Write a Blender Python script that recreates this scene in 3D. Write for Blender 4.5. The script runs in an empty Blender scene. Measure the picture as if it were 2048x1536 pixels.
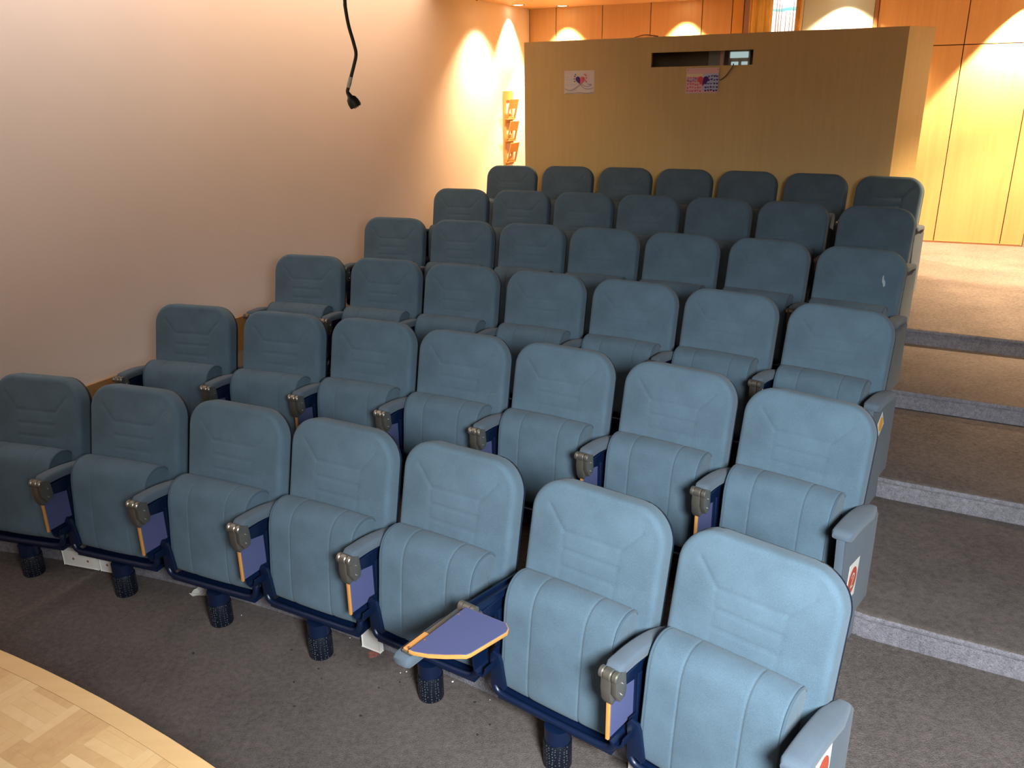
import bpy, bmesh, math, random
from mathutils import Vector, Matrix
from math import sin, cos, pi, sqrt, exp
random.seed(7)
C = bpy.context.scene.collection

# ------------------------------------------------------------------ camera
cam_d = bpy.data.cameras.new('camera'); cam_d.lens = 28.9956; cam_d.sensor_width = 36; cam_d.clip_start = 0.02
cam = bpy.data.objects.new('camera', cam_d); C.objects.link(cam)
_r = Vector((0.99988621, -0.00507003, -0.01420795)); _u = Vector((0.01508546, 0.33604917, 0.94172362)); _f = Vector((0, 0.9418308, -0.33608742))
M = Matrix((( _r[0], _u[0], -_f[0], 0), (_r[1], _u[1], -_f[1], 0), (_r[2], _u[2], -_f[2], 2.083165), (0, 0, 0, 1)))
cam.matrix_world = M
bpy.context.scene.camera = cam

# ------------------------------------------------------------------ world, exposure, lights
w = bpy.data.worlds.new('world'); bpy.context.scene.world = w; w.use_nodes = True
w.node_tree.nodes['Background'].inputs[0].default_value = (0.95, 0.82, 0.72, 1)
w.node_tree.nodes['Background'].inputs[1].default_value = 0.07
vs = bpy.context.scene.view_settings
vs.view_transform = 'Standard'; vs.look = 'None'; vs.gamma = 1; vs.use_curve_mapping = False; vs.exposure = 0.0

def lamp(name, kind, loc, energy, col, **k):
    d = bpy.data.lights.new(name, kind); d.energy = energy; d.color = col
    for a, b in k.items(): setattr(d, a, b)
    o = bpy.data.objects.new(name, d); o.location = loc; C.objects.link(o); return o

# cool spot added right of the photographer for the unseen source lighting the seats
def aim(o, target):
    o.rotation_euler = (Vector(target) - Vector(o.location)).to_track_quat('-Z', 'Y').to_euler(); return o
aim(lamp('cool_spot', 'SPOT', (0.60, -0.45, 2.20), 1600, (0.88, 0.96, 1.0), shadow_soft_size=0.32, spot_size=math.radians(101), spot_blend=1.0), (0.88, 1.95, -0.52))
# soft warm fill added behind the photographer, no lamp known there
lamp('stage_fill', 'AREA', (-1.4, -2.0, 3.3), 52, (1.0, 0.91, 0.84), size=2.0).rotation_euler = (math.radians(50), 0, math.radians(10))
# unseen area fills added high up to brighten the side wall
fill_back = lamp('wall_fill', 'AREA', (-0.55, 6.7, 3.5), 58, (1.0, 0.69, 0.45), shape='RECTANGLE', size=0.15, size_y=3.6)
fill_back.rotation_euler = (0, math.radians(50), -.458)
fill_front = lamp('wall_fill', 'AREA', (-2.35, 3.3, 3.5), 54, (1.0, 0.88, 0.80), shape='RECTANGLE', size=0.15, size_y=4.0)
fill_front.rotation_euler = (0, math.radians(38), -.458)

# ------------------------------------------------------------------ measures of the room
CX, CY = -4.2153, -3.6134            # centre of the curved rows
R0, T, RISE, PITCH = 7.4949, 0.9928, 0.1058, 0.55
TH0 = [0.2786, 0.2979, 0.3137, 0.3274, 0.3391, 0.3503]
WL_P = Vector((-1.675, 6.435)); WL_D = Vector((sin(.458), cos(.458))); WL_N = Vector((WL_D.y, -WL_D.x))   # left wall
BK_P = Vector((4.31, 8.59)); BK_D = Vector((.9156, -.402)); BK_N = Vector((-.402, -.9156))                 # back wall, BK_N into the room
CORNER = Vector((0.263, 10.367)); RCORNER = BK_P + BK_D * 0.9
Z5 = 5 * RISE
CEIL = 2.95

# ------------------------------------------------------------------ materials
def nmat(name, base=(.5, .5, .5), rough=.6, metal=0, spec=.5):
    m = bpy.data.materials.new(name); m.use_nodes = True
    b = m.node_tree.nodes['Principled BSDF']
    b.inputs['Base Color'].default_value = (*base, 1); b.inputs['Roughness'].default_value = rough
    b.inputs['Metallic'].default_value = metal; b.inputs['Specular IOR Level'].default_value = spec
    return m
class NT:
    def __init__(s, m): s.t = m.node_tree; s.b = s.t.nodes['Principled BSDF']
    def n(s, kind, **k):
        x = s.t.nodes.new(kind)
        for a, v in k.items():
            if a.startswith('i_'):
                key = a[2:]; key = int(key) if key.isdigit() else key.replace('_', ' ')
                x.inputs[key].default_value = v
            else: setattr(x, a, v)
        return x
    def l(s, a, b): s.t.links.new(a, b)
    def ramp(s, fac, stops):
        r = s.n('ShaderNodeValToRGB'); e = r.color_ramp.elements
        while len(e) < len(stops): e.new(.5)
        for el, (p, c) in zip(e, stops): el.position = p; el.color = (*c, 1)
        s.l(fac, r.inputs[0]); return r.outputs[0]
    def bump(s, h, strength, dist=.01):
        b = s.n('ShaderNodeBump'); b.inputs['Strength'].default_value = strength; b.inputs['Distance'].default_value = dist
        s.l(h, b.inputs['Height']); s.l(b.outputs[0], s.b.inputs['Normal'])
    def math(s, op, a, b=None):
        x = s.n('ShaderNodeMath', operation=op)
        for i, v in enumerate((a, b)):
            if v is None: continue
            if hasattr(v, 'links'): s.l(v, x.inputs[i])
            else: x.inputs[i].default_value = v
        return x.outputs[0]

def fabric(name, c, var=.12, scale=700):
    m = nmat(name, c, .95, 0, .15); t = NT(m)
    co = t.n('ShaderNodeTexCoord')
    a = t.n('ShaderNodeTexNoise', i_Scale=scale, i_Detail=2.0); t.l(co.outputs['Object'], a.inputs['Vector'])
    b = t.n('ShaderNodeTexNoise', i_Scale=7.0, i_Detail=4.0); t.l(co.outputs['Object'], b.inputs['Vector'])
    mx = t.n('ShaderNodeMix', data_type='FLOAT', i_0=.4); t.l(a.outputs[0], mx.inputs[2]); t.l(b.outputs[0], mx.inputs[3])
    lo = tuple(v * (1 - var * 1.6) for v in c); hi = tuple(v * (1 + var * 1.6) for v in c)
    t.l(t.ramp(mx.outputs[0], [(.3, lo), (.7, hi)]), t.b.inputs['Base Color'])
    t.b.inputs['Sheen Weight'].default_value = .08; t.b.inputs['Sheen Roughness'].default_value = .5
    t.bump(a.outputs[0], .5, .002)
    return m
M_FAB = fabric('seat_fabric', (.072, .112, .147), .22)
M_FAB2 = fabric('arm_fabric', (.075, .098, .125))
M_PIPE = fabric('piping_fabric', (.050, .080, .108))
M_PANEL = fabric('end_panel_fabric', (.038, .055, .078))
M_NAVY = nmat('navy_painted_steel', (.0012, .0065, .026), .38, 0, .5)
M_NAVYP = nmat('navy_plastic_shell', (.006, .012, .026), .5, 0, .4)
M_STEEL = nmat('cast_hinge_metal', (.23, .21, .18), .36, .8)
M_SCREW = nmat('screw_metal', (.75, .73, .7), .25, 1)
M_LAM = nmat('lavender_laminate', (.066, .075, .165), .5, 0, .35)
M_ORANGE = nmat('beech_edge', (.50, .225, .06), .5)
M_WHITE = nmat('white_card', (.60, .58, .54), .6)
M_RED = nmat('red_disc_print', (.40, .062, .03), .6)
M_AMBER = nmat('amber_disc_print', (.75, .33, .03), .6)
M_BLACK = nmat('black_rubber', (.018, .017, .016), .45)

def sleeve_mat():
    m = nmat('perforated_sleeve', (.01, .02, .045), .45); t = NT(m)
    co = t.n('ShaderNodeTexCoord'); v = t.n('ShaderNodeTexVoronoi', i_Scale=95.0, i_Randomness=.35)
    t.l(co.outputs['Object'], v.inputs['Vector'])
    t.l(t.ramp(v.outputs[0], [(.28, (.014, .022, .040)), (.42, (.0008, .0025, .008))]), t.b.inputs['Base Color'])
    r = t.ramp(v.outputs[0], [(.25, (0, 0, 0)), (.45, (1, 1, 1))]); t.bump(r, 1.0, .003)
    return m
M_SLEEVE = sleeve_mat()

def carpet(name, c, warm=0.0, grain=260):
    m = nmat(name, c, 1.0, 0, .05); t = NT(m)
    g = t.n('ShaderNodeNewGeometry')
    a = t.n('ShaderNodeTexNoise', i_Scale=float(grain), i_Detail=3.0); t.l(g.outputs['Position'], a.inputs['Vector'])
    b = t.n('ShaderNodeTexNoise', i_Scale=2.2, i_Detail=6.0, i_Roughness=.65); t.l(g.outputs['Position'], b.inputs['Vector'])
    d = t.n('ShaderNodeTexNoise', i_Scale=45.0, i_Detail=4.0, i_Roughness=.7); t.l(g.outputs['Position'], d.inputs['Vector'])
    s = t.math('ADD', t.math('MULTIPLY', a.outputs[0], .38), t.math('MULTIPLY', b.outputs[0], .25)); s = t.math('ADD', s, t.math('MULTIPLY', d.outputs[0], .37))
    dk = tuple(v * .45 for v in c); lt = tuple(v * 1.6 for v in c)
    t.l(t.ramp(s, [(.33, dk), (.5, c), (.68, lt)]), t.b.inputs['Base Color'])
    t.bump(a.outputs[0], .7, .006)
    return m
M_CARPET = carpet('grey_brown_carpet', (.095, .078, .072))
M_RISER = carpet('grey_riser_carpet', (.15, .140, .156), grain=200)

def wood(name, c1, c2, vertical=True, rough=.42, grain=26.0):
    m = nmat(name, c1, rough, 0, .4); t = NT(m)
    g = t.n('ShaderNodeNewGeometry'); mp = t.n('ShaderNodeMapping')
    mp.inputs['Rotation'].default_value = (0, 0, .42)
    mp.inputs['Scale'].default_value = (1, 1, .05) if vertical else (.08, 1, 1)
    t.l(g.outputs['Position'], mp.inputs[0])
    n = t.n('ShaderNodeTexNoise', i_Scale=grain, i_Detail=6.0, i_Roughness=.6, i_Distortion=.6); t.l(mp.outputs[0], n.inputs['Vector'])
    n2 = t.n('ShaderNodeTexNoise', i_Scale=2.2, i_Detail=2.0); t.l(mp.outputs[0], n2.inputs['Vector'])
    s = t.math('ADD', t.math('MULTIPLY', n.outputs[0], .6), t.math('MULTIPLY', n2.outputs[0], .4))
    t.l(t.ramp(s, [(.35, c1), (.65, c2)]), t.b.inputs['Base Color'])
    t.bump(n.outputs[0], .08, .002)
    return m
M_BOOTH = wood('beech_veneer', (.56, .405, .165), (.62, .455, .19))
M_WALLWOOD = wood('orange_cherry_veneer', (.49, .29, .12), (.56, .345, .15))
M_SOFFIT = wood('soffit_plywood', (.58, .36, .17), (.66, .42, .21), vertical=False)
M_SKIRT = wood('oak_skirting', (.30, .17, .07), (.38, .22, .09), vertical=False)
M_RACK = wood('orange_rack_wood', (.36, .18, .06), (.42, .22, .08))

def plaster(name, c):
    m = nmat(name, c, .9, 0, .2); t = NT(m)
    g = t.n('ShaderNodeNewGeometry')
    a = t.n('ShaderNodeTexNoise', i_Scale=120.0, i_Detail=3.0); t.l(g.outputs['Position'], a.inputs['Vector'])
    b = t.n('ShaderNodeTexNoise', i_Scale=1.3, i_Detail=3.0); t.l(g.outputs['Position'], b.inputs['Vector'])
    t.l(t.ramp(b.outputs[0], [(.3, tuple(v * .96 for v in c)), (.7, c)]), t.b.inputs['Base Color'])
    t.bump(a.outputs[0], .12, .003)
    return m
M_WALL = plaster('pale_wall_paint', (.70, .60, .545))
M_CEIL = plaster('ceiling_paint', (.20, .18, .16))  # hall ceiling out of view, kept dark to cut bounced light
M_WALLF = plaster('low_bounce_wall', (.22, .19, .17))  # wall colour darkened outside the view to cut bounced light
M_BOARD = plaster('grey_white_board', (.40, .47, .47))
M_DARKGAP = nmat('dark_gap', (.06, .03, .012), .9)

def parquet():
    m = nmat('beech_parquet', (.6, .4, .2), .33, 0, .45); t = NT(m)
    g = t.n('ShaderNodeNewGeometry'); mp = t.n('ShaderNodeMapping'); mp.inputs['Rotation'].default_value = (0, 0, .52); mp.inputs['Location'].default_value = (.07, .11, 0)
    t.l(g.outputs['Position'], mp.inputs[0])
    sx = t.n('ShaderNodeSeparateXYZ'); t.l(mp.outputs[0], sx.inputs[0])
    cell = .17; nst = 5
    x = t.math('DIVIDE', sx.outputs[0], cell); y = t.math('DIVIDE', sx.outputs[1], cell)
    fx = t.math('FLOOR', x); fy = t.math('FLOOR', y)
    par = t.math('FLOORED_MODULO', t.math('ADD', fx, fy), 2.0)
    lx = t.math('FRACT', x); ly = t.math('FRACT', y)
    mxa = t.n('ShaderNodeMix', data_type='FLOAT'); t.l(par, mxa.inputs[0]); t.l(lx, mxa.inputs[2]); t.l(ly, mxa.inputs[3])
    sn = t.math('MULTIPLY', mxa.outputs[0], float(nst)); si = t.math('FLOOR', sn); sf = t.math('FRACT', sn)
    cb = t.n('ShaderNodeCombineXYZ'); t.l(t.math('ADD', t.math('MULTIPLY', fx, 7.0), si), cb.inputs[0]); t.l(fy, cb.inputs[1]); t.l(par, cb.inputs[2])
    wn = t.n('ShaderNodeTexWhiteNoise'); t.l(cb.outputs[0], wn.inputs['Vector'])
    n = t.n('ShaderNodeTexNoise', i_Scale=18.0, i_Detail=5.0, i_Distortion=1.5); t.l(mp.outputs[0], n.inputs['Vector'])
    s = t.math('ADD', t.math('MULTIPLY', wn.outputs[0], .6), t.math('MULTIPLY', n.outputs[0], .4))
    col = t.ramp(s, [(.1, (.52, .30, .125)), (.45, (.66, .42, .19)), (.8, (.74, .51, .26))])
    edge = t.math('MINIMUM', sf, t.math('SUBTRACT', 1.0, sf))
    e2 = t.math('LESS_THAN', edge, .025)
    mc = t.n('ShaderNodeMix', data_type='RGBA', i_7=(.42, .24, .10, 1)); t.l(t.math('MULTIPLY', e2, .35), mc.inputs[0]); t.l(col, mc.inputs[6])
    t.l(mc.outputs[2], t.b.inputs['Base Color'])
    return m
M_PARQ = parquet()
M_PLANK = wood('stage_border_beech', (.62, .385, .17), (.69, .445, .205), vertical=False, rough=.35)

def emis(name, col, s):
    m = nmat(name, (0, 0, 0), .6); b = m.node_tree.nodes['Principled BSDF']
    b.inputs['Emission Color'].default_value = (*col, 1); b.inputs['Emission Strength'].default_value = s
    return m
M_LAMP = emis('downlight_glow', (1, .82, .55), 14)

# ------------------------------------------------------------------ helpers
def mesh_from(bm, name, mats, smooth=True, angle=None):
    bmesh.ops.recalc_face_normals(bm, faces=bm.faces)
    me = bpy.data.meshes.new(name); bm.to_mesh(me); bm.free()
    for m in (mats if isinstance(mats, (list, tuple)) else [mats]): me.materials.append(m)
    if smooth:
        me.polygons.foreach_set('use_smooth', [True] * len(me.polygons))
        me.set_sharp_from_angle(angle=math.radians(angle or 38))
    return me
def obj(name, data, parent=None, label=None, cat=None, group=None, kind=None, loc=None, rotz=None):
    o = bpy.data.objects.new(name, data); C.objects.link(o)
    if parent: o.parent = parent
    if loc is not None: o.location = loc
    if rotz is not None: o.rotation_euler[2] = rotz
    if label: o['label'] = label
    if cat: o['category'] = cat
    if group: o['group'] = group
    if kind: o['kind'] = kind
    return o
def struct(name, me, label=None, parent=None):
    return obj(name, me, parent, label, None, None, None if parent else 'structure')
def box(bm, lo, hi, bev=0, seg=2, mi=0, mat=None):
    r = bmesh.ops.create_cube(bm, size=1)['verts']
    for v in r:
        v.co = Vector([lo[i] + (hi[i] - lo[i]) * (v.co[i] + .5) for i in range(3)])
        if mat is not None: v.co = mat @ v.co
    fs = list({f for v in r for f in v.link_faces})
    for f in fs: f.material_index = mi
    if bev:
        es = list({e for v in r for e in v.link_edges})
        g = bmesh.ops.bevel(bm, geom=es, offset=bev, segments=seg, affect='EDGES', profile=.5)
        for f in g['faces']: f.material_index = mi
def prism(bm, pts, z0, z1, axis='z', bev=0, mi=0, seg=2):
    """closed polygon pts (2D) pushed from z0 to z1 along axis. axis x: pts=(y,z); axis y: pts=(x,z)"""
    def P(p, t):
        return {'z': (p[0], p[1], t), 'x': (t, p[0], p[1]), 'y': (p[0], t, p[1])}[axis]
    a = [bm.verts.new(P(p, z0)) for p in pts]; b = [bm.verts.new(P(p, z1)) for p in pts]
    n = len(pts); fs = [bm.faces.new(a), bm.faces.new(b[::-1])]
    for i in range(n): fs.append(bm.faces.new((a[i], b[i], b[(i + 1) % n], a[(i + 1) % n])))
    for f in fs: f.material_index = mi
    if bev:
        es = list({e for f in fs[:2] for e in f.edges})
        g = bmesh.ops.bevel(bm, geom=es, offset=bev, segments=seg, affect='EDGES', profile=.5)
        for f in g['faces']: f.material_index = mi
def tube(bm, pts, r, n=10, mi=0, caps=True):
    pts = [Vector(p) for p in pts]; rings = []
    rr = r if isinstance(r, (list, tuple)) else [r] * len(pts)
    up = None
    for i, p in enumerate(pts):
        t = (pts[min(i + 1, len(pts) - 1)] - pts[max(i - 1, 0)]).normalized()
        if up is None:
            up = Vector((0, 0, 1)) if abs(t.z) < .9 else Vector((1, 0, 0))
        s = t.cross(up).normalized(); up = s.cross(t).normalized()
        rings.append([bm.verts.new(p + (s * cos(2 * pi * k / n) + up * sin(2 * pi * k / n)) * rr[i]) for k in range(n)])
    for a, b in zip(rings, rings[1:]):
        for k in range(n):
            f = bm.faces.new((a[k], a[(k + 1) % n], b[(k + 1) % n], b[k])); f.material_index = mi
    if caps:
        f = bm.faces.new(rings[0][::-1]); f.material_index = mi
        f = bm.faces.new(rings[-1]); f.material_index = mi
def smoothpath(pts, k=6):
    pts = [Vector(p) for p in pts]; out = []
    for i in range(len(pts) - 1):
        p0 = pts[max(i - 1, 0)]; p1 = pts[i]; p2 = pts[i + 1]; p3 = pts[min(i + 2, len(pts) - 1)]
        for j in range(k):
            t = j / k
            out.append(.5 * ((2 * p1) + (p2 - p0) * t + (2 * p0 - 5 * p1 + 4 * p2 - p3) * t * t + (3 * p1 - p0 - 3 * p2 + p3) * t ** 3))
    out.append(pts[-1]); return out
def arcpt(R, th): return Vector((CX + R * sin(th), CY + R * cos(th)))
def BX(): return bmesh.new()
# ================================================================== THE SETTING
def wall_u(s): return WL_P + WL_D * s                   # point on the left wall's inner face
def back_u(s): return BK_P + BK_D * s                   # point on the back wall's inner face
CORNER_S = (CORNER - WL_P).dot(WL_D)
BC_S = (CORNER - BK_P).dot(BK_D)                        # s of the left corner on the back wall (about -4.42)

# right wall runs from RCORNER towards the stage, parallel to the left wall
RW_D = Vector((-.2, -1)).normalized()
def right_u(s): return RCORNER + RW_D * s
def riser_line(k):
    """plan line of riser k from left wall to right wall: arc under the seats, then straight across the aisle"""
    R = R0 + (k - 1) * T - .154; pts = []
    t0 = TH0[k - 1]; th = t0 - .5 * PITCH / R
    # walk left until the wall
    while (arcpt(R, th) - WL_P).dot(WL_N) > 0: th -= .002
    th_end = t0 + 6.62 * PITCH / (R + .154)
    n = 40
    for i in range(n + 1): pts.append(arcpt(R, th + (th_end - th) * i / n))
    p = pts[-1]; d = Vector((cos(.508), -sin(.508)))
    # to the right wall
    den = d.x * RW_D.y - d.y * RW_D.x; q = RCORNER - p
    t = (q.x * RW_D.y - q.y * RW_D.x) / den
    pts.append(p + d * t)
    return pts
def stage_pts():
    R = 6.744; c = Vector((-4.645, -3.819))
    a0 = .4
    while (c + Vector((sin(a0), cos(a0))) * R - WL_P).dot(WL_N) > .02: a0 -= .002
    return [c + Vector((sin(a), cos(a))) * R for a in [(a0 + i * (1.5 - a0) / 60) for i in range(61)]]

# floor of the lowest level, between stage and first riser
bm = BX()
fl = [wall_u(-11.5), wall_u(CORNER_S), RCORNER, right_u(13)]
box_lo = -.12
prism(bm, [tuple(p) for p in fl][::-1], box_lo, 0)
struct('floor', mesh_from(bm, 'floor', M_CARPET, False), 'grey-brown carpet floor in front of the first seat row')
for k in range(1, 6):
    ln = riser_line(k)
    poly = ln + [RCORNER, CORNER]
    bm = BX(); prism(bm, [tuple(p) for p in poly], (k - 1) * RISE, k * RISE - .028)
    z0 = (k - 1) * RISE; zt = k * RISE
    # riser faces get the grey riser carpet, the tread sheet the brown carpet
    for f in bm.faces: f.material_index = 1
    # tread: a sheet with a rounded nose standing 12 mm proud of the riser
    nose = []
    for i, p in enumerate(ln):
        a = ln[max(i - 1, 0)]; b = ln[min(i + 1, len(ln) - 1)]; t = (b - a).normalized(); nn = Vector((t.y, -t.x))
        if i == 0 or i == len(ln) - 1: nn *= .0
        nose.append(nn)
    N = len(ln)
    rings = []
    prof = [(.0, -.028), (.003, -.026), (.006, -.018), (.006, -.010), (.004, -.002), (0, 0), (-.03, 0)]
    for off, dz in prof: rings.append([bm.verts.new((*(ln[i] + nose[i] * off), zt + dz)) for i in range(N)])
    for ri, (a, b) in enumerate(zip(rings, rings[1:])):
        for i in range(N - 1):
            f = bm.faces.new((a[i], a[i + 1], b[i + 1], b[i])); f.material_index = 1 if ri < 4 else 0
    vs_ = rings[-1] + [bm.verts.new((*RCORNER, zt)), bm.verts.new((*CORNER, zt))]
    f = bm.faces.new(vs_); f.material_index = 0
    bmesh.ops.triangulate(bm, faces=[f])
    struct('floor', mesh_from(bm, 'floor_step', [M_CARPET, M_RISER], True, 30),
           'carpeted step of the seating tier with grey riser, %s step from the stage' % ('first', 'second', 'third', 'fourth', 'fifth')[k - 1])

# stage with parquet and a curved border plank
sp = stage_pts(); ZS = .40; cst = Vector((-4.645, -3.819))
inner = [cst + (p - cst).normalized() * (6.744 - .055) for p in sp]
bm = BX()
prism(bm, [tuple(p) for p in inner + [Vector((inner[-1].x, -4.35)), wall_u(-11.35) + WL_N * .03]], 0, ZS - .001, mi=0)
a = [bm.verts.new((*p, ZS)) for p in sp]; b = [bm.verts.new((*p, ZS)) for p in inner]
a0 = [bm.verts.new((*p, 0)) for p in sp]
for i in range(len(sp) - 1):
    f = bm.faces.new((a[i], a[i + 1], b[i + 1], b[i])); f.material_index = 1
    f = bm.faces.new((a0[i], a0[i + 1], a[i + 1], a[i])); f.material_index = 1
o = obj('stage', mesh_from(bm, 'stage', [M_PARQ, M_PLANK], False), None, 'curved stage with pale beech mosaic parquet and a border plank', 'stage')
o['kind'] = 'structure'; o.name = 'floor_stage'; del o['category']

# left wall, one plane box
def wallbox(name, p, q, nrm, z0, z1, m, th=.15, label=None):
    bm = BX(); o_ = -nrm * th
    prism(bm, [tuple(p), tuple(q), tuple(q + o_), tuple(p + o_)], z0, z1)
    return struct(name, mesh_from(bm, name, m, False), label)
wallbox('wall_left', wall_u(-11.5), wall_u(CORNER_S), WL_N, -.12, 3.6, M_WALL, label='pale plastered side wall washed by warm downlights')
RW_N = Vector((RW_D.y, -RW_D.x))
wallbox('wall_right', right_u(0), right_u(13), RW_N, -.12, 3.6, M_WALLF, label='darkened side wall beyond the aisle')
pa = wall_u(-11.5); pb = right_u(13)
dd = (pb - pa).normalized(); wallbox('wall_front', pa, pb, Vector((-dd.y, dd.x)), -.12, 3.6, M_WALLF, label='darkened wall behind the stage')

# back wall: dark backing and separate veneer boards with fine gaps, around one window opening
S_R = .9
def bmat():
    return Matrix(((BK_D.x, -BK_N.x, 0, BK_P.x), (BK_D.y, -BK_N.y, 0, BK_P.y), (0, 0, 1, 0), (0, 0, 0, 1)))   # local x along wall, y outwards
BM = bmat()
WIN = (-1.94, -1.41)                                   # window opening along the wall
bm = BX()
for (x0, x1, z0, z1) in [(BC_S - .2, WIN[0], -.12, 3.6), (WIN[1], S_R + .15, -.12, 3.6), (WIN[0], WIN[1], -.12, 1.45)]:
    box(bm, (x0, .03, z0), (x1, .18, z1), mi=0, mat=BM)
g = .004
seams = [BC_S, -4.092, -3.541, -2.992, -2.434, -2.12]
def board(x0, x1, z0, z1, mi=1): box(bm, (x0 + g, .0, z0 + g), (x1 - g, .03, z1 - g), mi=mi, bev=.002, seg=1, mat=BM)
for a_, b_ in zip(seams, seams[1:]):
    board(a_, b_, Z5, 2.43); board(a_, b_, 2.43, 3.6)
board(-2.12, -2.0, Z5, 3.6, 3)                         # yellow-painted jamb strip
board(-2.0, -1.94, Z5, 3.6, 4)                         # mauve frame strip
board(-1.41, -.735, Z5, 3.6, 2)                        # grey-white board
for a_, b_ in [(-.70, .097), (.097, .70), (.70, S_R)]:
    board(a_, b_, Z5, 2.43); board(a_, b_, 2.43, 3.6)
box(bm, (-.735, -.02, Z5), (-.70, .03, 3.6), mi=5, mat=BM)
M_YJAMB = nmat('ochre_jamb_paint', (.55, .30, .07), .6); M_MAUVE = nmat('mauve_frame_paint', (.32, .20, .17), .6)
M_BFRAME = nmat('brown_frame', (.22, .10, .045), .5)
struct('wall_back', mesh_from(bm, 'wall_back', [M_DARKGAP, M_WALLWOOD, M_BOARD, M_YJAMB, M_MAUVE, M_BFRAME], False), 'wood-panelled back wall with fine joints and a grey-white board')

# low trim where the back wall meets the top floor in the aisle
bm = BX(); box(bm, (-.9, -.012, Z5), (.88, .0, Z5 + .018), mat=BM)
struct('baseboard_back', mesh_from(bm, 'baseboard_back', M_BFRAME, False), 'thin wooden strip along the foot of the back wall')

# window in the back wall: frame and one bright pane
def pane_mat():
    m = nmat('daylit_pane', (0, 0, 0), .2); t = NT(m)
    g_ = t.n('ShaderNodeNewGeometry'); s = t.n('ShaderNodeSeparateXYZ'); t.l(g_.outputs['Position'], s.inputs[0])
    n = t.n('ShaderNodeTexNoise', i_Scale=9.0, i_Detail=2.0); t.l(g_.outputs['Position'], n.inputs['Vector'])
    z = t.math('ADD', s.outputs[2], t.math('MULTIPLY', n.outputs[0], .05))
    r = t.ramp(t.math('DIVIDE', t.math('SUBTRACT', z, 2.5), .6), [(0, (1, 1, .97)), (.545, (1, 1, 1)), (.555, (.22, .55, .56)), (.60, (.30, .66, .66)), (.61, (1, 1, 1)), (1, (.8, .93, 1))])
    t.l(r, t.b.inputs['Emission Color']); t.b.inputs['Emission Strength'].default_value = 1.6
    return m
win = obj('window_1', None, None, 'bright daylit window behind gold curtains above the booth', None, None, 'structure')
bm = BX()
x0, x1 = WIN
for lo, hi in [((x0, .02, 1.45), (x0 + .035, .12, 3.6)), ((x1 - .035, .02, 1.45), (x1, .12, 3.6)), ((x0 + .035, .02, 1.45), (x1 - .035, .12, 1.50))]:
    box(bm, lo, hi, bev=.004, mat=BM)
obj('window_frame', mesh_from(bm, 'window_frame', nmat('window_frame_white', (.7, .66, .58), .5), False), win)
bm = BX(); box(bm, (x0 + .035, .06, 1.50), (x1 - .035, .075, 3.6), mat=BM)
obj('window_pane', mesh_from(bm, 'window_pane', pane_mat(), False), win)

# curtains: pleated sheets hanging in front of the window
M_GOLD = fabric('gold_satin', (.80, .50, .15)); M_GOLD.node_tree.nodes['Principled BSDF'].inputs['Roughness'].default_value = .4
def curtain(s0, s1, label, amp=.022, waves=5, top=3.3, bottom=1.5, y=-.09, gather=0):
    bm = BX(); n = 90; m_ = 14; rows = []
    for j in range(m_ + 1):
        z = bottom + (top - bottom) * j / m_
        row = []
        for i in range(n + 1):
            u = i / n; sw = gather * sin(pi * (z - bottom) / (top - bottom))
            x = s0 + (s1 - s0) * u - sw * u
            yy = y + amp * sin(2 * pi * waves * u + .6 * sin(z * 3)) + .008 * sin(2 * pi * waves * 2.7 * u + z)
            row.append(bm.verts.new(BM @ Vector((x, yy, z))))
        rows.append(row)
    for a_, b_ in zip(rows, rows[1:]):
        for i in range(n): bm.faces.new((a_[i], a_[i + 1], b_[i + 1], b_[i]))
    r = bmesh.ops.solidify(bm, geom=list(bm.faces), thickness=.004)
    return obj('curtain', mesh_from(bm, 'curtain', M_GOLD), None, label, 'curtain', 'gold curtains at the back window')
curtain(-1.93, -1.70, 'wide gold satin curtain hanging at the left side of the bright window', waves=3)
curtain(-1.475, -1.415, 'narrow bunched gold curtain at the right side of the bright window', waves=2, amp=.014)
bm = BX(); tube(bm, [BM @ Vector((-1.97, -.09, 3.32)), BM @ Vector((-1.38, -.09, 3.32))], .012)
# sheer gold threads that hang between the two curtains
def strands(xs, label):
    for i, (x, zt) in enumerate(xs):
        b2 = BX()
        prism(b2, [(x - .011, 1.5), (x + .011, 1.5), (x + .002, zt), (x - .002, zt)], -.06, -.056, axis='y')
        for v in b2.verts: v.co = BM @ v.co
        yield b2
bm2 = BX()
for x, zt in [(-1.665, 3.0), (-1.64, 2.92), (-1.615, 2.86), (-1.57, 2.80), (-1.53, 2.80), (-1.50, 2.9)]:
    prism(bm2, [(x - .012, 1.5), (x + .012, 1.5), (x + .002, zt), (x - .002, zt)], -.055, -.050, axis='y')
for v in bm2.verts: v.co = BM @ v.co
o = obj('curtain_fringe', mesh_from(bm2, 'curtain_fringe', M_GOLD, False), None, 'thin gold curtain folds hanging across the middle of the bright window', 'curtain', None, 'stuff')
obj('curtain_rail', mesh_from(bm, 'curtain_rail', M_STEEL), None, 'thin curtain rail above the back window', 'curtain rail')

# ceiling over the hall and the lower wooden soffit with its curved edge at the back
bm = BX()
prism(bm, [tuple(p) for p in [wall_u(-11.5), wall_u(CORNER_S), RCORNER, right_u(13)]][::-1], 3.6, 3.75)
struct('ceiling', mesh_from(bm, 'ceiling', M_CEIL, False), 'plain ceiling over the seats')
bm = BX()
e0 = wall_u(2.2); e1 = right_u(1.4)
cv = []
for i in range(31):
    u = i / 30; p = e0.lerp(e1, u); bow = 4 * u * (1 - u) * 1.15
    cv.append(p + Vector((-sin(.458), -cos(.458))) * bow)
prism(bm, [tuple(p) for p in cv + [RCORNER, CORNER]][::-1], CEIL, CEIL + .06)
struct('trim_1', mesh_from(bm, 'trim_1', M_SOFFIT, False), 'curved wooden ceiling soffit over the back wall')

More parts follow.
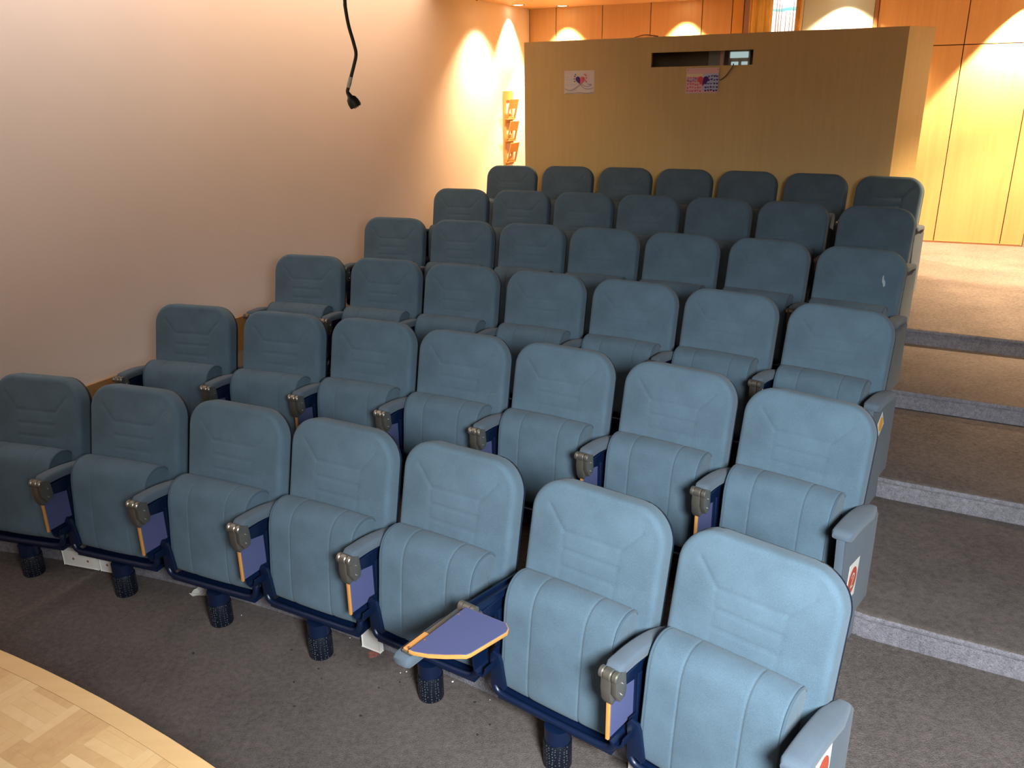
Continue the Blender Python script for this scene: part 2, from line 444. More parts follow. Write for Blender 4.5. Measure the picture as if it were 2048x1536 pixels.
# stepped wooden skirting along the left wall
for k in range(0, 6):
    if k == 0: s0 = -9.5
    else:
        s0 = (riser_line(k)[0] - WL_P).dot(WL_D)
    s1 = (riser_line(k + 1)[0] - WL_P).dot(WL_D) if k < 5 else CORNER_S
    bm = BX(); p, q = wall_u(s0), wall_u(s1)
    nn = WL_N * .018
    prism(bm, [tuple(p), tuple(p + nn), tuple(q + nn), tuple(q)][::-1], k * RISE, k * RISE + .24)
    struct('baseboard_left', mesh_from(bm, 'baseboard_left', M_SKIRT, False), 'brown wooden skirting along the side wall on tier level %s' % ('one', 'two', 'three', 'four', 'five', 'six')[k])

# ------------------------------------------------------------------ control booth behind the last row
A0 = Vector((.18, 8.37)); B0 = Vector((3.09, 6.86)); FD = (B0 - A0).normalized(); FN = Vector((-FD.y, FD.x))
L = (B0 - A0).length; S0 = Vector((3.378, 7.039)); BACKR = Vector((3.66, 8.05)); BACKL = A0 + FN * 1.35
BOOTH = Matrix(((FD.x, FN.x, 0, A0.x), (FD.y, FN.y, 0, A0.y), (0, 0, 1, 0), (0, 0, 0, 1)))
booth = obj('control_booth', None, None, 'large beech veneer control booth with a narrow viewing slot behind the back row', 'control booth', loc=(A0.x, A0.y, Z5))
booth_inv = Matrix.Translation(Vector((-A0.x, -A0.y, -Z5)))
def bpart(name, bm, mats, parent=booth, smooth=False, **k):
    for v in bm.verts: v.co = booth_inv @ v.co
    return obj(name, mesh_from(bm, name, mats, smooth), parent, **k)
ZT = 2.5; SL = (1.229, 2.112, 2.252, 2.370)
bm = BX()
th = .04
for i, (x0, x1, z0, z1) in enumerate([(-.012, 1.0615, Z5, ZT), (1.0625, SL[0], Z5, ZT), (SL[0], SL[1], Z5, SL[2]), (SL[0], SL[1], SL[3], ZT), (SL[1], 2.2015, Z5, ZT), (2.2025, L, Z5, ZT)]):
    box(bm, (x0, 0, z0), (x1, th, z1), mat=BOOTH)
box(bm, (1.0615, .0003, Z5), (1.0625, th, ZT), mi=1, mat=BOOTH); box(bm, (2.2015, .0003, Z5), (2.2025, th, ZT), mi=1, mat=BOOTH)
bpart('front_panel', bm, [M_BOOTH, nmat('booth_joint', (.50, .32, .12), .7)])
def slab(p, q, z0, z1, t_in, m, name, **k):
    bm = BX(); d = (q - p).normalized(); n_ = Vector((-d.y, d.x)) * t_in
    prism(bm, [tuple(p), tuple(q), tuple(q + n_), tuple(p + n_)], z0, z1); return bpart(name, bm, m, **k)
slab(B0 + FD * .001, S0, Z5, ZT, .04, M_BOOTH, 'side_panel')
slab(S0, BACKR, Z5, ZT, .04, M_BOOTH, 'side_panel')
slab(BACKR, BACKL, Z5, ZT, -.04, nmat('booth_inner_dark', (.30, .20, .12), .8), 'rear_panel')
slab(BACKL, A0 + FN * .041, Z5, ZT, -.04, M_BOOTH, 'side_panel')
bm = BX()
prism(bm, [tuple(p) for p in [A0 + FN * .04 + FD * .04, B0 + FN * .04 - FD * .02, S0 + Vector((-.04, .03)), BACKR + Vector((-.06, -.04)), BACKL + FD * .05 - FN * .04]], ZT - .03, ZT - .004)
bpart('roof_panel', bm, M_BOOTH)
# inside: light strip and the bright little window seen through the slot
bm = BX(); box(bm, (1.788, .20, SL[2] - .05), (1.816, .23, ZT - .04), mat=BOOTH)
bpart('inner_post', bm, nmat('pinkish_post', (.85, .50, .38), .5), label='thin pinkish post inside the viewing slot')
bm = BX(); box(bm, (1.66, .30, SL[2] - .1), (1.765, .32, ZT - .04), mat=BOOTH)
bpart('inner_board', bm, nmat('grey_board', (.40, .38, .34), .6))
def ipane(x0, x1, z0, z1): box(bm, (x0, .45, z0), (x1, .455, z1), mat=BOOTH)
bm = BX(); ipane(1.815, 1.975, 2.322, 2.372); ipane(1.828, 1.890, 2.262, 2.290); ipane(1.918, 1.972, 2.262, 2.290)
g1 = bpart('inner_window', bm, emis('inner_pane_glow', (.50, .66, .66), .75), label='small bluish lit panes inside the slot')
bm = BX(); box(bm, (1.80, .46, 2.1), (1.99, .48, 2.38), mat=BOOTH)
bpart('inner_window_frame', bm, nmat('inner_frame', (.60, .42, .30), .6))

bm = BX(); box(bm, (1.0, .50, 2.1), (2.3, .52, ZT - .04), mat=BOOTH)
bpart('inner_partition', bm, nmat('booth_inner_brown', (.42, .30, .17), .8))

# cable that runs from the slot behind the right drawing
bm = BX(); tube(bm, [BOOTH @ Vector(p) for p in smoothpath([(1.95, .01, 2.262), (1.955, -.012, 2.25), (1.935, -.014, 2.215), (1.90, -.012, 2.17), (1.865, -.008, 2.143), (1.848, -.006, 2.137)])], .0045, 8)
obj('cable', mesh_from(bm, 'cable', nmat('brown_cable', (.10, .065, .035), .5)), None, 'thin dark cable drooping from the booth slot to the colourful drawing', 'cable')
bm = BX(); tube(bm, [BOOTH @ Vector(p) for p in smoothpath([(1.05, .06, ZT + .004), (1.10, .03, ZT + .012), (1.15, .02, ZT + .02), (1.21, .03, ZT + .014), (1.27, .05, ZT + .005)])], .005, 8)
obj('cable', mesh_from(bm, 'cable', nmat('tan_cable', (.35, .2, .1), .5)), None, 'loop of cable lying on the top edge of the booth', 'cable')

# two children's drawings taped to the booth
def heart(bm, cx, cz, s, y, mi, half=0, rot=0):
    pts = []
    for i in range(28):
        t = 2 * pi * i / 28; x = 16 * sin(t) ** 3 / 17; z = (13 * cos(t) - 5 * cos(2 * t) - 2 * cos(3 * t) - cos(4 * t)) / 17
        if half < 0: x = min(x, 0)
        if half > 0: x = max(x, 0)
        X = x * cos(rot) - z * sin(rot); Z = x * sin(rot) + z * cos(rot)
        pts.append((cx + X * s, cz + Z * s))
    ded = [p for i, p in enumerate(pts) if (Vector(p) - Vector(pts[i - 1])).length > 1e-5]
    f = bm.faces.new([bm.verts.new((p[0], y, p[1])) for p in ded]); f.material_index = mi
def stroke(bm, pts, w_, y, mi):
    pts = [Vector(p) for p in smoothpath([(a, 0, b) for a, b in pts], 5)]
    prev = None
    for i, p in enumerate(pts):
        t = (pts[min(i + 1, len(pts) - 1)] - pts[max(i - 1, 0)]).normalized(); n_ = Vector((-t.z, 0, t.x)) * w_
        a_ = bm.verts.new((p.x + n_.x, y, p.z + n_.z)); b_ = bm.verts.new((p.x - n_.x, y, p.z - n_.z))
        if prev: f = bm.faces.new((prev[0], a_, b_, prev[1])); f.material_index = mi
        prev = (a_, b_)
def paper(bm, x0, x1, z0, z1, mi=0):
    n = 12; rows = []
    for j in range(n + 1):
        for_y = []
        for i in range(n + 1):
            u, v = i / n, j / n
            lift = .004 * ((abs(u - .5) * 2) ** 6 * (abs(v - .5) * 2) ** 4)
            for_y.append(bm.verts.new((x0 + (x1 - x0) * u, -.0015 - lift, z0 + (z1 - z0) * v)))
        rows.append(for_y)
    for a_, b_ in zip(rows, rows[1:]):
        for i in range(n): bm.faces.new((a_[i], a_[i + 1], b_[i + 1], b_[i])).material_index = mi
INK = {k: nmat('ink_' + k, c, .8) for k, c in dict(purple=(.09, .02, .22), pink=(.80, .16, .26), red=(.75, .10, .12), blue=(.10, .16, .42), pale=(.55, .60, .74), grey=(.30, .30, .36), lilac=(.50, .36, .62), sky=(.52, .62, .82), rose=(.82, .52, .55), cream=(.84, .72, .50)).items()}
KEYS = list(INK)
PM = [nmat('drawing_paper', (.72, .66, .64), .8)] + [INK[k] for k in KEYS]
mi = {k: i + 1 for i, k in enumerate(KEYS)}
def place_draw(bm):
    for v in bm.verts: v.co = BOOTH @ v.co
bm = BX(); paper(bm, .396, .697, 2.038, 2.240)
ya = -.0075
heart(bm, .556, 2.158, .047, ya, mi['pink'], 1, -.12); heart(bm, .556, 2.158, .047, ya, mi['purple'], -1, .1)
heart(bm, .578, 2.166, .025, ya - .0004, mi['red'], 1)
for (x, z) in [(.503, 2.19), (.498, 2.168), (.503, 2.147), (.51, 2.205)]: heart(bm, x, z, .0075, ya, mi['purple'])
for (x, z) in [(.612, 2.197), (.618, 2.175), (.61, 2.152), (.618, 2.14), (.60, 2.205)]: heart(bm, x, z, .0085, ya, mi['pink'])
for pts, c in [([(.405, 2.226), (.44, 2.224), (.48, 2.225)], 'rose'), ([(.41, 2.187), (.43, 2.186), (.44, 2.184)], 'pale'), ([(.41, 2.165), (.44, 2.163), (.48, 2.162)], 'pale'), ([(.41, 2.122), (.46, 2.121), (.51, 2.12)], 'pale'),
               ([(.40, 2.085), (.46, 2.07), (.51, 2.09), (.545, 2.115)], 'grey'), ([(.40, 2.075), (.46, 2.058), (.52, 2.075)], 'pale'), ([(.565, 2.115), (.60, 2.085), (.65, 2.08), (.69, 2.09)], 'grey'), ([(.57, 2.12), (.62, 2.10), (.665, 2.11)], 'grey'), ([(.63, 2.125), (.65, 2.118), (.67, 2.118)], 'blue'),
               ([(.41, 2.044), (.47, 2.043), (.55, 2.05), (.62, 2.043), (.69, 2.05)], 'grey')]:
    stroke(bm, pts, .0022, ya, mi[c])
place_draw(bm)
obj('drawing', mesh_from(bm, 'drawing', PM, False), None, "child's drawing of one purple-and-pink winged heart on white paper, left on booth", 'drawing')
bm = BX(); paper(bm, 1.552, 1.840, 2.030, 2.236)
def quad(x0, x1, z0, z1, c, y=-.006):
    f = bm.faces.new([bm.verts.new(p) for p in ((x0, y, z0), (x1, y, z0), (x1, y, z1), (x0, y, z1))]); f.material_index = mi[c]
quad(1.556, 1.836, 2.19, 2.232, 'rose'); quad(1.556, 1.70, 2.168, 2.19, 'cream'); quad(1.556, 1.70, 2.034, 2.168, 'rose'); quad(1.70, 1.836, 2.055, 2.19, 'sky'); quad(1.70, 1.836, 2.034, 2.055, 'rose')
ya = -.0075
stroke(bm, [(1.56, 2.14), (1.60, 2.13), (1.65, 2.15), (1.68, 2.14)], .010, ya, mi['lilac'])
stroke(bm, [(1.565, 2.16), (1.60, 2.15), (1.64, 2.155)], .006, ya, mi['pale'])
heart(bm, 1.703, 2.135, .050, ya - .0006, mi['red'], -1, .05); heart(bm, 1.703, 2.135, .052, ya - .0006, mi['purple'], 1, -.12)
random.seed(3)
for r_ in range(5):
    for c_ in range(6):
        x = 1.572 + c_ * .022 + random.uniform(-.003, .003); z = 2.052 + r_ * .026 + random.uniform(-.004, .004)
        if x < 1.70 - (.02 if z > 2.12 else 0): heart(bm, x, z, .0085, ya - .0003, mi['pink' if random.random() < .6 else 'red'], 0, random.uniform(-.4, .4))
for r_ in range(5):
    for c_ in range(5):
        x = 1.728 + c_ * .024 + random.uniform(-.003, .003); z = 2.052 + r_ * .029 + random.uniform(-.004, .004)
        if x < 1.83 and not (z > 2.11 and x < 1.745): heart(bm, x, z, .0105, ya - .0003, mi['purple' if random.random() < .7 else 'blue'], 0, random.uniform(-.4, .4))
for x in (1.567, 1.826): heart(bm, x, 2.221, .004, ya, mi['purple'])
place_draw(bm)
obj('drawing', mesh_from(bm, 'drawing', PM, False), None, "child's drawing filled with many small hearts, pink left and purple-blue right, below booth slot", 'drawing')

# ------------------------------------------------------------------ wooden leaflet rack on the left wall
RK = wall_u(3.66); RM = Matrix(((WL_D.x, WL_N.x, 0, RK.x), (WL_D.y, WL_N.y, 0, RK.y), (0, 0, 1, 1.27), (0, 0, 0, 1)))   # x along wall to the corner, y into room
rack = obj('leaflet_rack', None, None, 'narrow orange wooden leaflet rack with three tilted pockets on the side wall', 'rack', loc=(RK.x, RK.y, 1.27))
rinv = Matrix.Translation(Vector((-RK.x, -RK.y, -1.27)))
def rpart(name, bm, m=M_RACK, parent=rack):
    for v in bm.verts: v.co = rinv @ (RM @ v.co)
    return obj(name, mesh_from(bm, name, m, False), parent)
bm = BX()
W_ = .235
box(bm, (0, .004, 0), (.06, .016, .80), bev=.002); box(bm, (W_ - .03, .004, 0), (W_, .016, .80), bev=.002)
for z in (0, .235, .46, .70): box(bm, (.06, .004, z), (W_ - .03, .016, z + (.10 if z else .07)), bev=.002)
rpart('backboard', bm)
for i, z in enumerate((.035, .27, .505)):
    bm = BX()
    tilt = Matrix.Translation((0, .03, z)) @ Matrix.Rotation(-.24, 4, 'X')
    box(bm, (.02, 0, .11), (W_ + .005, .010, .215), bev=.002, mat=tilt)
    box(bm, (.02, 0, .0), (.05, .010, .11), bev=.002, mat=tilt); box(bm, (W_ - .03, 0, 0), (W_ + .005, .010, .11), bev=.002, mat=tilt)
    box(bm, (.02, 0, -.012), (W_ + .005, .010, .02), bev=.002, mat=tilt)
    box(bm, (.02, .014, z - .01), (W_, .045, z + .002), bev=.001)
    rpart('pocket', bm)
bm = BX()
for z in (.07, .30, .53): box(bm, (.10, .018, z), (.13, .035, z + .03), bev=.003)
rpart('clip', bm, M_BFRAME)

# ------------------------------------------------------------------ downlights in the soffit
def downlight(loc2, label, energy, size_deg=82, tilt=None, blend=.50, z=CEIL):
    t = obj('downlight', None, None, label, 'ceiling light', 'round downlights', loc=(loc2.x, loc2.y, z))
    bm = BX(); n = 28
    for (r0_, r1_, z0_, z1_) in [(.052, .068, -.002, -.006), (.068, .070, -.006, 0)]:
        a_ = [bm.verts.new((r0_ * cos(2 * pi * i / n), r0_ * sin(2 * pi * i / n), z0_)) for i in range(n)]
        b_ = [bm.verts.new((r1_ * cos(2 * pi * i / n), r1_ * sin(2 * pi * i / n), z1_)) for i in range(n)]
        for i in range(n): bm.faces.new((a_[i], a_[(i + 1) % n], b_[(i + 1) % n], b_[i]))
    obj('trim_ring', mesh_from(bm, 'trim_ring', M_SCREW), t)
    bm = BX(); bmesh.ops.create_circle(bm, cap_ends=True, segments=28, radius=.052)
    for v in bm.verts: v.co.z = -.0015
    obj('bulb', mesh_from(bm, 'bulb', M_LAMP, False), t)
    l = lamp('downlight_lamp', 'SPOT', (loc2.x, loc2.y, z - .02), energy, (1.0, .72, .42), spot_size=math.radians(size_deg), spot_blend=blend, shadow_soft_size=.03)
    l.rotation_euler = tilt or (0, 0, 0)
    return t
for s, en, lb in [(-3.95, 600, 'round downlight over the booth nearest the side wall'), (-2.6, 700, 'second round downlight over the booth from the side wall'),
                  (-1.0, 1100, 'round downlight in front of the grey-white board'), (.62, 1700, 'round downlight over the top of the aisle')]:
    downlight(back_u(s) + BK_N * .18, lb, en, *((110, None, 1.0) if s == -1.0 else (78, None, .2) if s > 0 else ()))
downlight(wall_u(3.84) + WL_N * .12, 'round downlight glowing by the corner of side wall and back wall', 300)
downlight(wall_u(3.08) + WL_N * .32, 'round downlight along the side wall, farther from the corner', 420, 105, blend=1.0)
downlight(Vector((4.40, 5.95)), 'unseen round downlight added before the soffit to brighten the aisle', 1900, 104, blend=1.0)  # added out of view to warm and brighten the upper aisle floor
downlight(Vector((3.60, 4.30)), 'unseen round downlight added in the hall ceiling to brighten the lower aisle', 480, 72, blend=1.0, z=3.6)  # added out of view to lift the lower aisle treads
downlight(right_u(1.0) + RW_N * .30, 'round downlight by the right side wall', 700)
bm = BX(); bmesh.ops.create_uvsphere(bm, u_segments=12, v_segments=8, radius=.014)
pp = wall_u(3.0) + WL_N * .06
obj('ceiling_screw', mesh_from(bm, 'ceiling_screw', M_BFRAME), None, 'small dark knob on the soffit near the side wall', 'knob', loc=(pp.x, pp.y, CEIL - .008))

# ------------------------------------------------------------------ power cable hanging from above
D = 3.25
def camray(x, y, dist):
    d = _f * 1649.53 + _r * (x - 1024) - _u * (y - 768); return Vector((0, 0, 2.083165)) + d / 1649.53 * dist
HC = camray(697, 180, D)
def at(x, y):                                          # point in the vertical plane through the hanging cable
    d = _f * 1649.53 + _r * (x - 1024) - _u * (y - 768); o_ = Vector((0, 0, 2.083165)); t = HC.y / d.y; return o_ + d * t
hang = obj('power_cable', None, None, 'black power cable with a plug hanging down from the ceiling before the pale wall', 'cable', loc=tuple(HC))
pts = [at(688, -20), at(690, 10), at(697, 50), at(707, 85), at(712, 108), at(708, 130), at(703, 150)]
top = Vector((pts[0].x - .03, pts[0].y, 3.6))
path = smoothpath([top, pts[0].lerp(top, .5) + Vector((.01, 0, 0))] + pts + [at(699, 168), at(695, 182), at(697, 190)])
bm = BX(); tube(bm, [p - HC for p in path], .0068, 10)
obj('cord', mesh_from(bm, 'cord', M_BLACK), hang)
bm = BX(); tube(bm, [at(702, 154) - HC, at(699, 165) - HC, at(696.5, 175) - HC], .0078, 12)
obj('label_sleeve', mesh_from(bm, 'label_sleeve', M_WHITE), hang, 'white label wrapped round the cord')
p0, p1, p2, p3, p4 = [at(*q) - HC for q in ((695, 184), (700, 193), (706, 203), (711, 211), (712.5, 214))]
bm = BX(); tube(bm, [p0, p1, p1.lerp(p2, .35), p2, p3, p4], [.0065, .0105, .019, .023, .024, .021], 14)
plug = obj('plug', mesh_from(bm, 'plug', M_BLACK), hang)
ax = (p4 - p0).normalized()
bm = BX()
sd = ax.cross(Vector((0, 1, 0))).normalized()
for k in (-1, 0, 1): tube(bm, [p4 + sd * .007 * k - Vector((0, .0, 0)), p4 + sd * .007 * k + ax * .004], .0025, 8)
obj('contact', mesh_from(bm, 'contact', M_SCREW), plug)

# ================================================================== SEATS
# local frame of a seat: x to the aisle side, -y towards the stage, z up; origin on its floor level under the top of the backrest
def sdf_rr(x, z, hw, z0, z1, rt, rb):
    """distance inside a rounded rectangle (positive inside)"""
    zc = (z0 + z1) / 2; r = rt if z > zc else rb
    hh = (z1 - z0) / 2; dx = abs(x) - (hw - r); dz = abs(z - zc) - (hh - r)
    return -(min(max(dx, dz), 0) + sqrt(max(dx, 0) ** 2 + max(dz, 0) ** 2) - r)
def seg_d(x, z, a, b):
    ax_, az = a; bx_, bz = b; vx, vz = bx_ - ax_, bz - az
    t = max(0, min(1, ((x - ax_) * vx + (z - az) * vz) / (vx * vx + vz * vz)))
    return sqrt((x - ax_ - vx * t) ** 2 + (z - az - vz * t) ** 2)
BACK_SEAMS = [((-.105, .424), (.105, .424)), ((-.105, .424), (-.172, .500)), ((.105, .424), (.172, .500)),
              ((-.10, .364), (.10, .364)), ((-.095, .306), (.095, .306)), ((-.09, .246), (.09, .246))]
def back_w(x, v, hw, H, rt):
    e = max(0, sdf_rr(x, v, hw, 0, H, rt, .03)); re = .022
    q = min(e / re, 1); d = .038 + .020 * sqrt(max(0, 1 - (1 - q) ** 2))
    if e <= 1e-6: d = .036
    if d > .04:
        d += .006 * (1 - (x / hw) ** 2) * (1 - ((v - H * .45) / (H * .55)) ** 2)
        for i, (a, b) in enumerate(BACK_SEAMS):
            k = seg_d(x, v, a, b)
            if k < .03: d -= (.0038 if i < 3 else .0032) * exp(-(k / .0036) ** 2) + .0008 * exp(-(k / .014) ** 2)
        for sx in (-1, 1):
            k = seg_d(x, v, (sx * .100, .24), (sx * .105, .41)); d -= .0012 * exp(-(k / .006) ** 2)
    return d
BU = Vector((0, .125, .57)).normalized(); BN = Vector((0, -BU.z, BU.y)); BO = Vector((0, -.125, .30))
def back_cushion(hw=.246, H=.5835, rt=.118, N=84, MM=96):
    bm = BX(); rows = []
    vsamp = [0]; 
    for j in range(MM + 1):
        u = j / MM
        vsamp.append(H * (.5 - .5 * cos(pi * u)) * .35 + H * u * .65)
    vsamp = sorted(set(round(v, 6) for v in vsamp))
    for v in vsamp:
        if v > H - rt: k = v - (H - rt); w_ = hw - rt + sqrt(max(rt * rt - k * k, 0))
        elif v < .03: k = .03 - v; w_ = hw - .03 + sqrt(max(.0009 - k * k, 0))
        else: w_ = hw
        row = []
        for i in range(N + 1):
            u = i / N * 2 - 1; x = w_ * (.45 * sin(pi / 2 * u) + .55 * u)
            row.append(bm.verts.new(BO + BU * v + BN * back_w(x, v, hw, H, rt) + Vector((x, 0, 0))))
        rows.append(row)
    for a, b in zip(rows, rows[1:]):
        for i in range(N): bm.faces.new((a[i], a[i + 1], b[i + 1], b[i]))
    # rim and flat rear
    loop = rows[0] + [r[-1] for r in rows[1:]] + rows[-1][::-1][1:] + [r[0] for r in rows[1:-1]][::-1]
    rear = [bm.verts.new(p.co - BN * ((p.co - BO).dot(BN) + .004)) for p in loop]
    n = len(loop)
    for i in range(n): bm.faces.new((loop[i], rear[i], rear[(i + 1) % n], loop[(i + 1) % n]))
    bm.faces.new(rear)
    bmesh.ops.remove_doubles(bm, verts=bm.verts, dist=1e-5)
    return mesh_from(bm, 'backrest', M_FAB, True, 60)
def rr_outline(hw, z0, z1, rt, rb, n=10):
    pts = []
    for cx_, cz, r, a0 in [(hw - rt, z1 - rt, rt, 0), (-(hw - rt), z1 - rt, rt, 90), (-(hw - rb), z0 + rb, rb, 180), (hw - rb, z0 + rb, rb, 270)]:
        for k in range(n + 1):
            a = math.radians(a0 + 90 * k / n); pts.append((cx_ + r * cos(a), cz + r * sin(a)))
    return pts
def back_shell():
    bm = BX(); out = rr_outline(.2480, -.02, .5825, .117, .04)
    rings = []
    for w_, s in ((-.002, 1), (-.012, .998), (-.024, .97), (-.030, .90)):
        rings.append([bm.verts.new(BO + BU * (.28 + (z - .28) * s) + BN * w_ + Vector((x * s, 0, 0))) for x, z in out])
    n = len(out)
    for a, b in zip(rings, rings[1:]):
        for i in range(n): bm.faces.new((a[i], a[(i + 1) % n], b[(i + 1) % n], b[i]))
    bm.faces.new(rings[0]); bm.faces.new(rings[-1])
    return mesh_from(bm, 'back_shell', M_NAVYP, True, 50)

# folded seat: a side profile (y, z) pushed across the width, with two stitched channels and rounded ends
SP = [(-.100, .235), (-.105, .215), (-.130, .196), (-.175, .184), (-.230, .180), (-.270, .186), (-.294, .202), (-.302, .230), (-.299, .30), (-.292, .38), (-.283, .46), (-.276, .505),
      (-.266, .538), (-.251, .563), (-.227, .581), (-.196, .588), (-.165, .584), (-.140, .571), (-.124, .548), (-.115, .52), (-.108, .44), (-.102, .34)]
def closed_smooth(P_, k=4):
    n = len(P_); out = []
    for i in range(n):
        p0, p1, p2, p3 = [Vector(P_[(i + q) % n]) for q in (-1, 0, 1, 2)]
        for j in range(k):
            t = j / k; out.append(.5 * ((2 * p1) + (p2 - p0) * t + (2 * p0 - 5 * p1 + 4 * p2 - p3) * t * t + (3 * p1 - p0 - 3 * p2 + p3) * t ** 3))
    return out
SPS = closed_smooth(SP); SCEN = Vector((-.2, .39)); SHW = .203
def seat_cushion():
    bm = BX(); rings = []; N = 66
    nrm = []
    for i in range(len(SPS)):
        t = (SPS[(i + 1) % len(SPS)] - SPS[i - 1]).normalized(); nn = Vector((t.y, -t.x))
        if nn.dot(SPS[i] - SCEN) < 0: nn = -nn
        nrm.append(nn)
    xs = sorted(set([round((-1 + 2 * i / N) * SHW, 5) for i in range(N + 1)] + [s * (.096 + d) for s in (-1, 1) for d in (-.006, -.003, 0, .003, .006)] + [s * (SHW - d) for s in (-1, 1) for d in (.001, .003, .006, .01, .015)]))
    for x in xs:
        e = SHW - abs(x); off = -.014 * (1 - sqrt(max(0, 1 - (1 - min(e / .014, 1)) ** 2)))
        puff = .004 * (1 - (x / SHW) ** 2)
        k = abs(abs(x) - .096); gr = .0028 * exp(-(k / .0032) ** 2) + .0012 * exp(-(k / .014) ** 2)
        ring = []
        for p, nn in zip(SPS, nrm):
            low = 1 if nn.x < 0.3 else .2                # stitched channels only on the front and the top
            q = p + nn * (off + puff - gr * low)
            q.y += 0
            # softly wider roll at the top
            ring.append(bm.verts.new((x * (1 + .015 * max(0, (q.y - .45) / .15)) - .010, q.x, q.y)))
        rings.append(ring)
    n = len(SPS)
    for a, b in zip(rings, rings[1:]):
        for i in range(n): bm.faces.new((a[i], a[(i + 1) % n], b[(i + 1) % n], b[i]))
    bm.faces.new(rings[0]); bm.faces.new(rings[-1])
    return mesh_from(bm, 'seat', M_FAB, True, 60)
def piping(s):
    bm = BX(); idx = range(14, 74)
    pts = []
    for i in idx:
        p = SPS[i]; d = (p - SCEN).normalized(); pts.append((-.010 + s * .200 * (1 + .015 * max(0, (p.y - .45) / .15)), p.x + d.x * -.004, p.y + d.y * -.004))
    tube(bm, pts, .0042, 8); return mesh_from(bm, 'piping', M_PIPE)

LX = -.255      # boundary between a seat and its neighbour on the wall side
def armrest(x0=LX, w_=.029, y0=-.088, y1=-.392, zr=.527, zf=.570, drop=0):
    """padded rest: rounded box rising a little towards the stage"""
    bm = BX(); n = 16; rings = []
    for j in range(23):
        u = j / 22; y = y0 + (y1 - y0) * u; top_ = zr + (zf - zr) * sin(min(u * 1.25, 1) * pi / 2) ** 1.0
        sc = 1
        if u > .93: sc = sqrt(max(.12, 1 - ((u - .93) / .07) ** 2 * .75))
        if u < .05: sc = .85
        hh = .021 * sc; ww = w_ * (.55 + .45 * min(u / .25, 1)) * (1 if u < .93 else (.6 + .4 * sc)); zc = top_ - .021
        ring = []
        for k in range(n):
            a = 2 * pi * k / n; cx_, cz = cos(a), sin(a)
            ex = math.copysign(abs(cx_) ** .45, cx_); ez = math.copysign(abs(cz) ** .55, cz)
            ring.append(bm.verts.new((x0 + ww * ex, y, zc + hh * ez)))
        rings.append(ring)
    for a, b in zip(rings, rings[1:]):
        for i in range(n): bm.faces.new((a[i], a[(i + 1) % n], b[(i + 1) % n], b[i]))
    bm.faces.new(rings[0]); bm.faces.new(rings[-1])
    return mesh_from(bm, 'armrest', M_FAB2, True, 60)
def side_panel():
    bm = BX(); t = .007
    poly = [(-.10, .185), (-.262, .185), (-.272, .21), (-.272, .455), (-.375, .47), (-.382, .53), (-.11, .50), (-.10, .47)]
    prism(bm, poly, LX - t, LX + t, axis='x', bev=.002)
    # raised edge post and pivot rib
    box(bm, (LX + t, -.272, .19), (LX + t + .008, -.252, .47), bev=.002)
    prism(bm, [(-.11, .30), (-.24, .30), (-.24, .315), (-.11, .33)], LX + t, LX + t + .006, axis='x')
    box(bm, (LX - .022, -.375, .515), (LX + .022, -.11, .522), bev=.002)
    return mesh_from(bm, 'side_panel', M_NAVY, True, 30)
def hinge():
    bm = BX(); yc, zc = -.404, .543
    # three knuckles of the barrel
    for a, b, r in ((-.031, -.0165, .0175), (-.0145, .0115, .0185), (.0135, .031, .0175)):
        n = 20; p = []
        prof = [(a, r - .003), (a + .003, r), (b - .003, r), (b, r - .003)]
        rings = [[bm.verts.new((LX + x, yc + r_ * cos(2 * pi * k / n), zc + r_ * sin(2 * pi * k / n))) for k in range(n)] for x, r_ in prof]
        for q, w_ in zip(rings, rings[1:]):
            for i in range(n): bm.faces.new((q[i], q[(i + 1) % n], w_[(i + 1) % n], w_[i]))
        bm.faces.new(rings[0]); bm.faces.new(rings[-1])
    # fixed cheek on the aisle side, and the hanging leaf that holds the tablet
    prism(bm, [(-.416, .545), (-.392, .555), (-.366, .545), (-.360, .485), (-.366, .463), (-.392, .455), (-.416, .49)], LX + .013, LX + .030, axis='x', bev=.003)
    prism(bm, [(-.418, .545), (-.385, .545), (-.378, .485), (-.382, .448), (-.402, .440), (-.414, .46), (-.420, .50)], LX - .022, LX + .011, axis='x', bev=.004)
    return mesh_from(bm, 'tablet_hinge', M_STEEL, True, 35)
def screws():
    bm = BX()
    for y, z in ((-.383, .515), (-.386, .478)):
        m = Matrix.Translation((LX + .031, y, z)) @ Matrix.Rotation(pi / 2, 4, 'Y')
        bmesh.ops.create_cone(bm, cap_ends=True, segments=12, radius1=.0045, radius2=.0035, depth=.004, matrix=m)
    return mesh_from(bm, 'screw', M_SCREW)
TX0, TX1 = LX - .014, LX - .002
def tablet():
    bm = BX(); box(bm, (TX0 + .0005, -.390, .312), (TX1 + .0006, -.16, .462), bev=.001, seg=1)
    return mesh_from(bm, 'writing_tablet', M_LAM, False)
def tablet_edge():
    bm = BX()
    prism(bm, [(-.3985, .306), (-.3900, .306), (-.3900, .462), (-.3985, .462)], TX0, TX1, axis='x', bev=.002)
    return mesh_from(bm, 'edge_band', M_ORANGE, True, 30)
def hook():
    bm = BX(); t = .006
    pts = []
    # U-shaped channel seen from the front, outer then inner line
    o_ = [(-.298, .372), (-.300, .30), (-.292, .278), (-.275, .268), (-.250, .270), (-.236, .285), (-.233, .31)]
    i_ = [(-.240, .31), (-.243, .289), (-.254, .277), (-.274, .275), (-.287, .284), (-.2925, .302), (-.2905, .372)]
    pts = o_ + i_
    q = [(p[0] * .85 - .0395 + .018, p[1]) for p in pts]
    prism(bm, q, -.375, -.300, axis='y', bev=.0015, seg=1)
    return mesh_from(bm, 'tablet_hook', M_NAVY, True, 30)
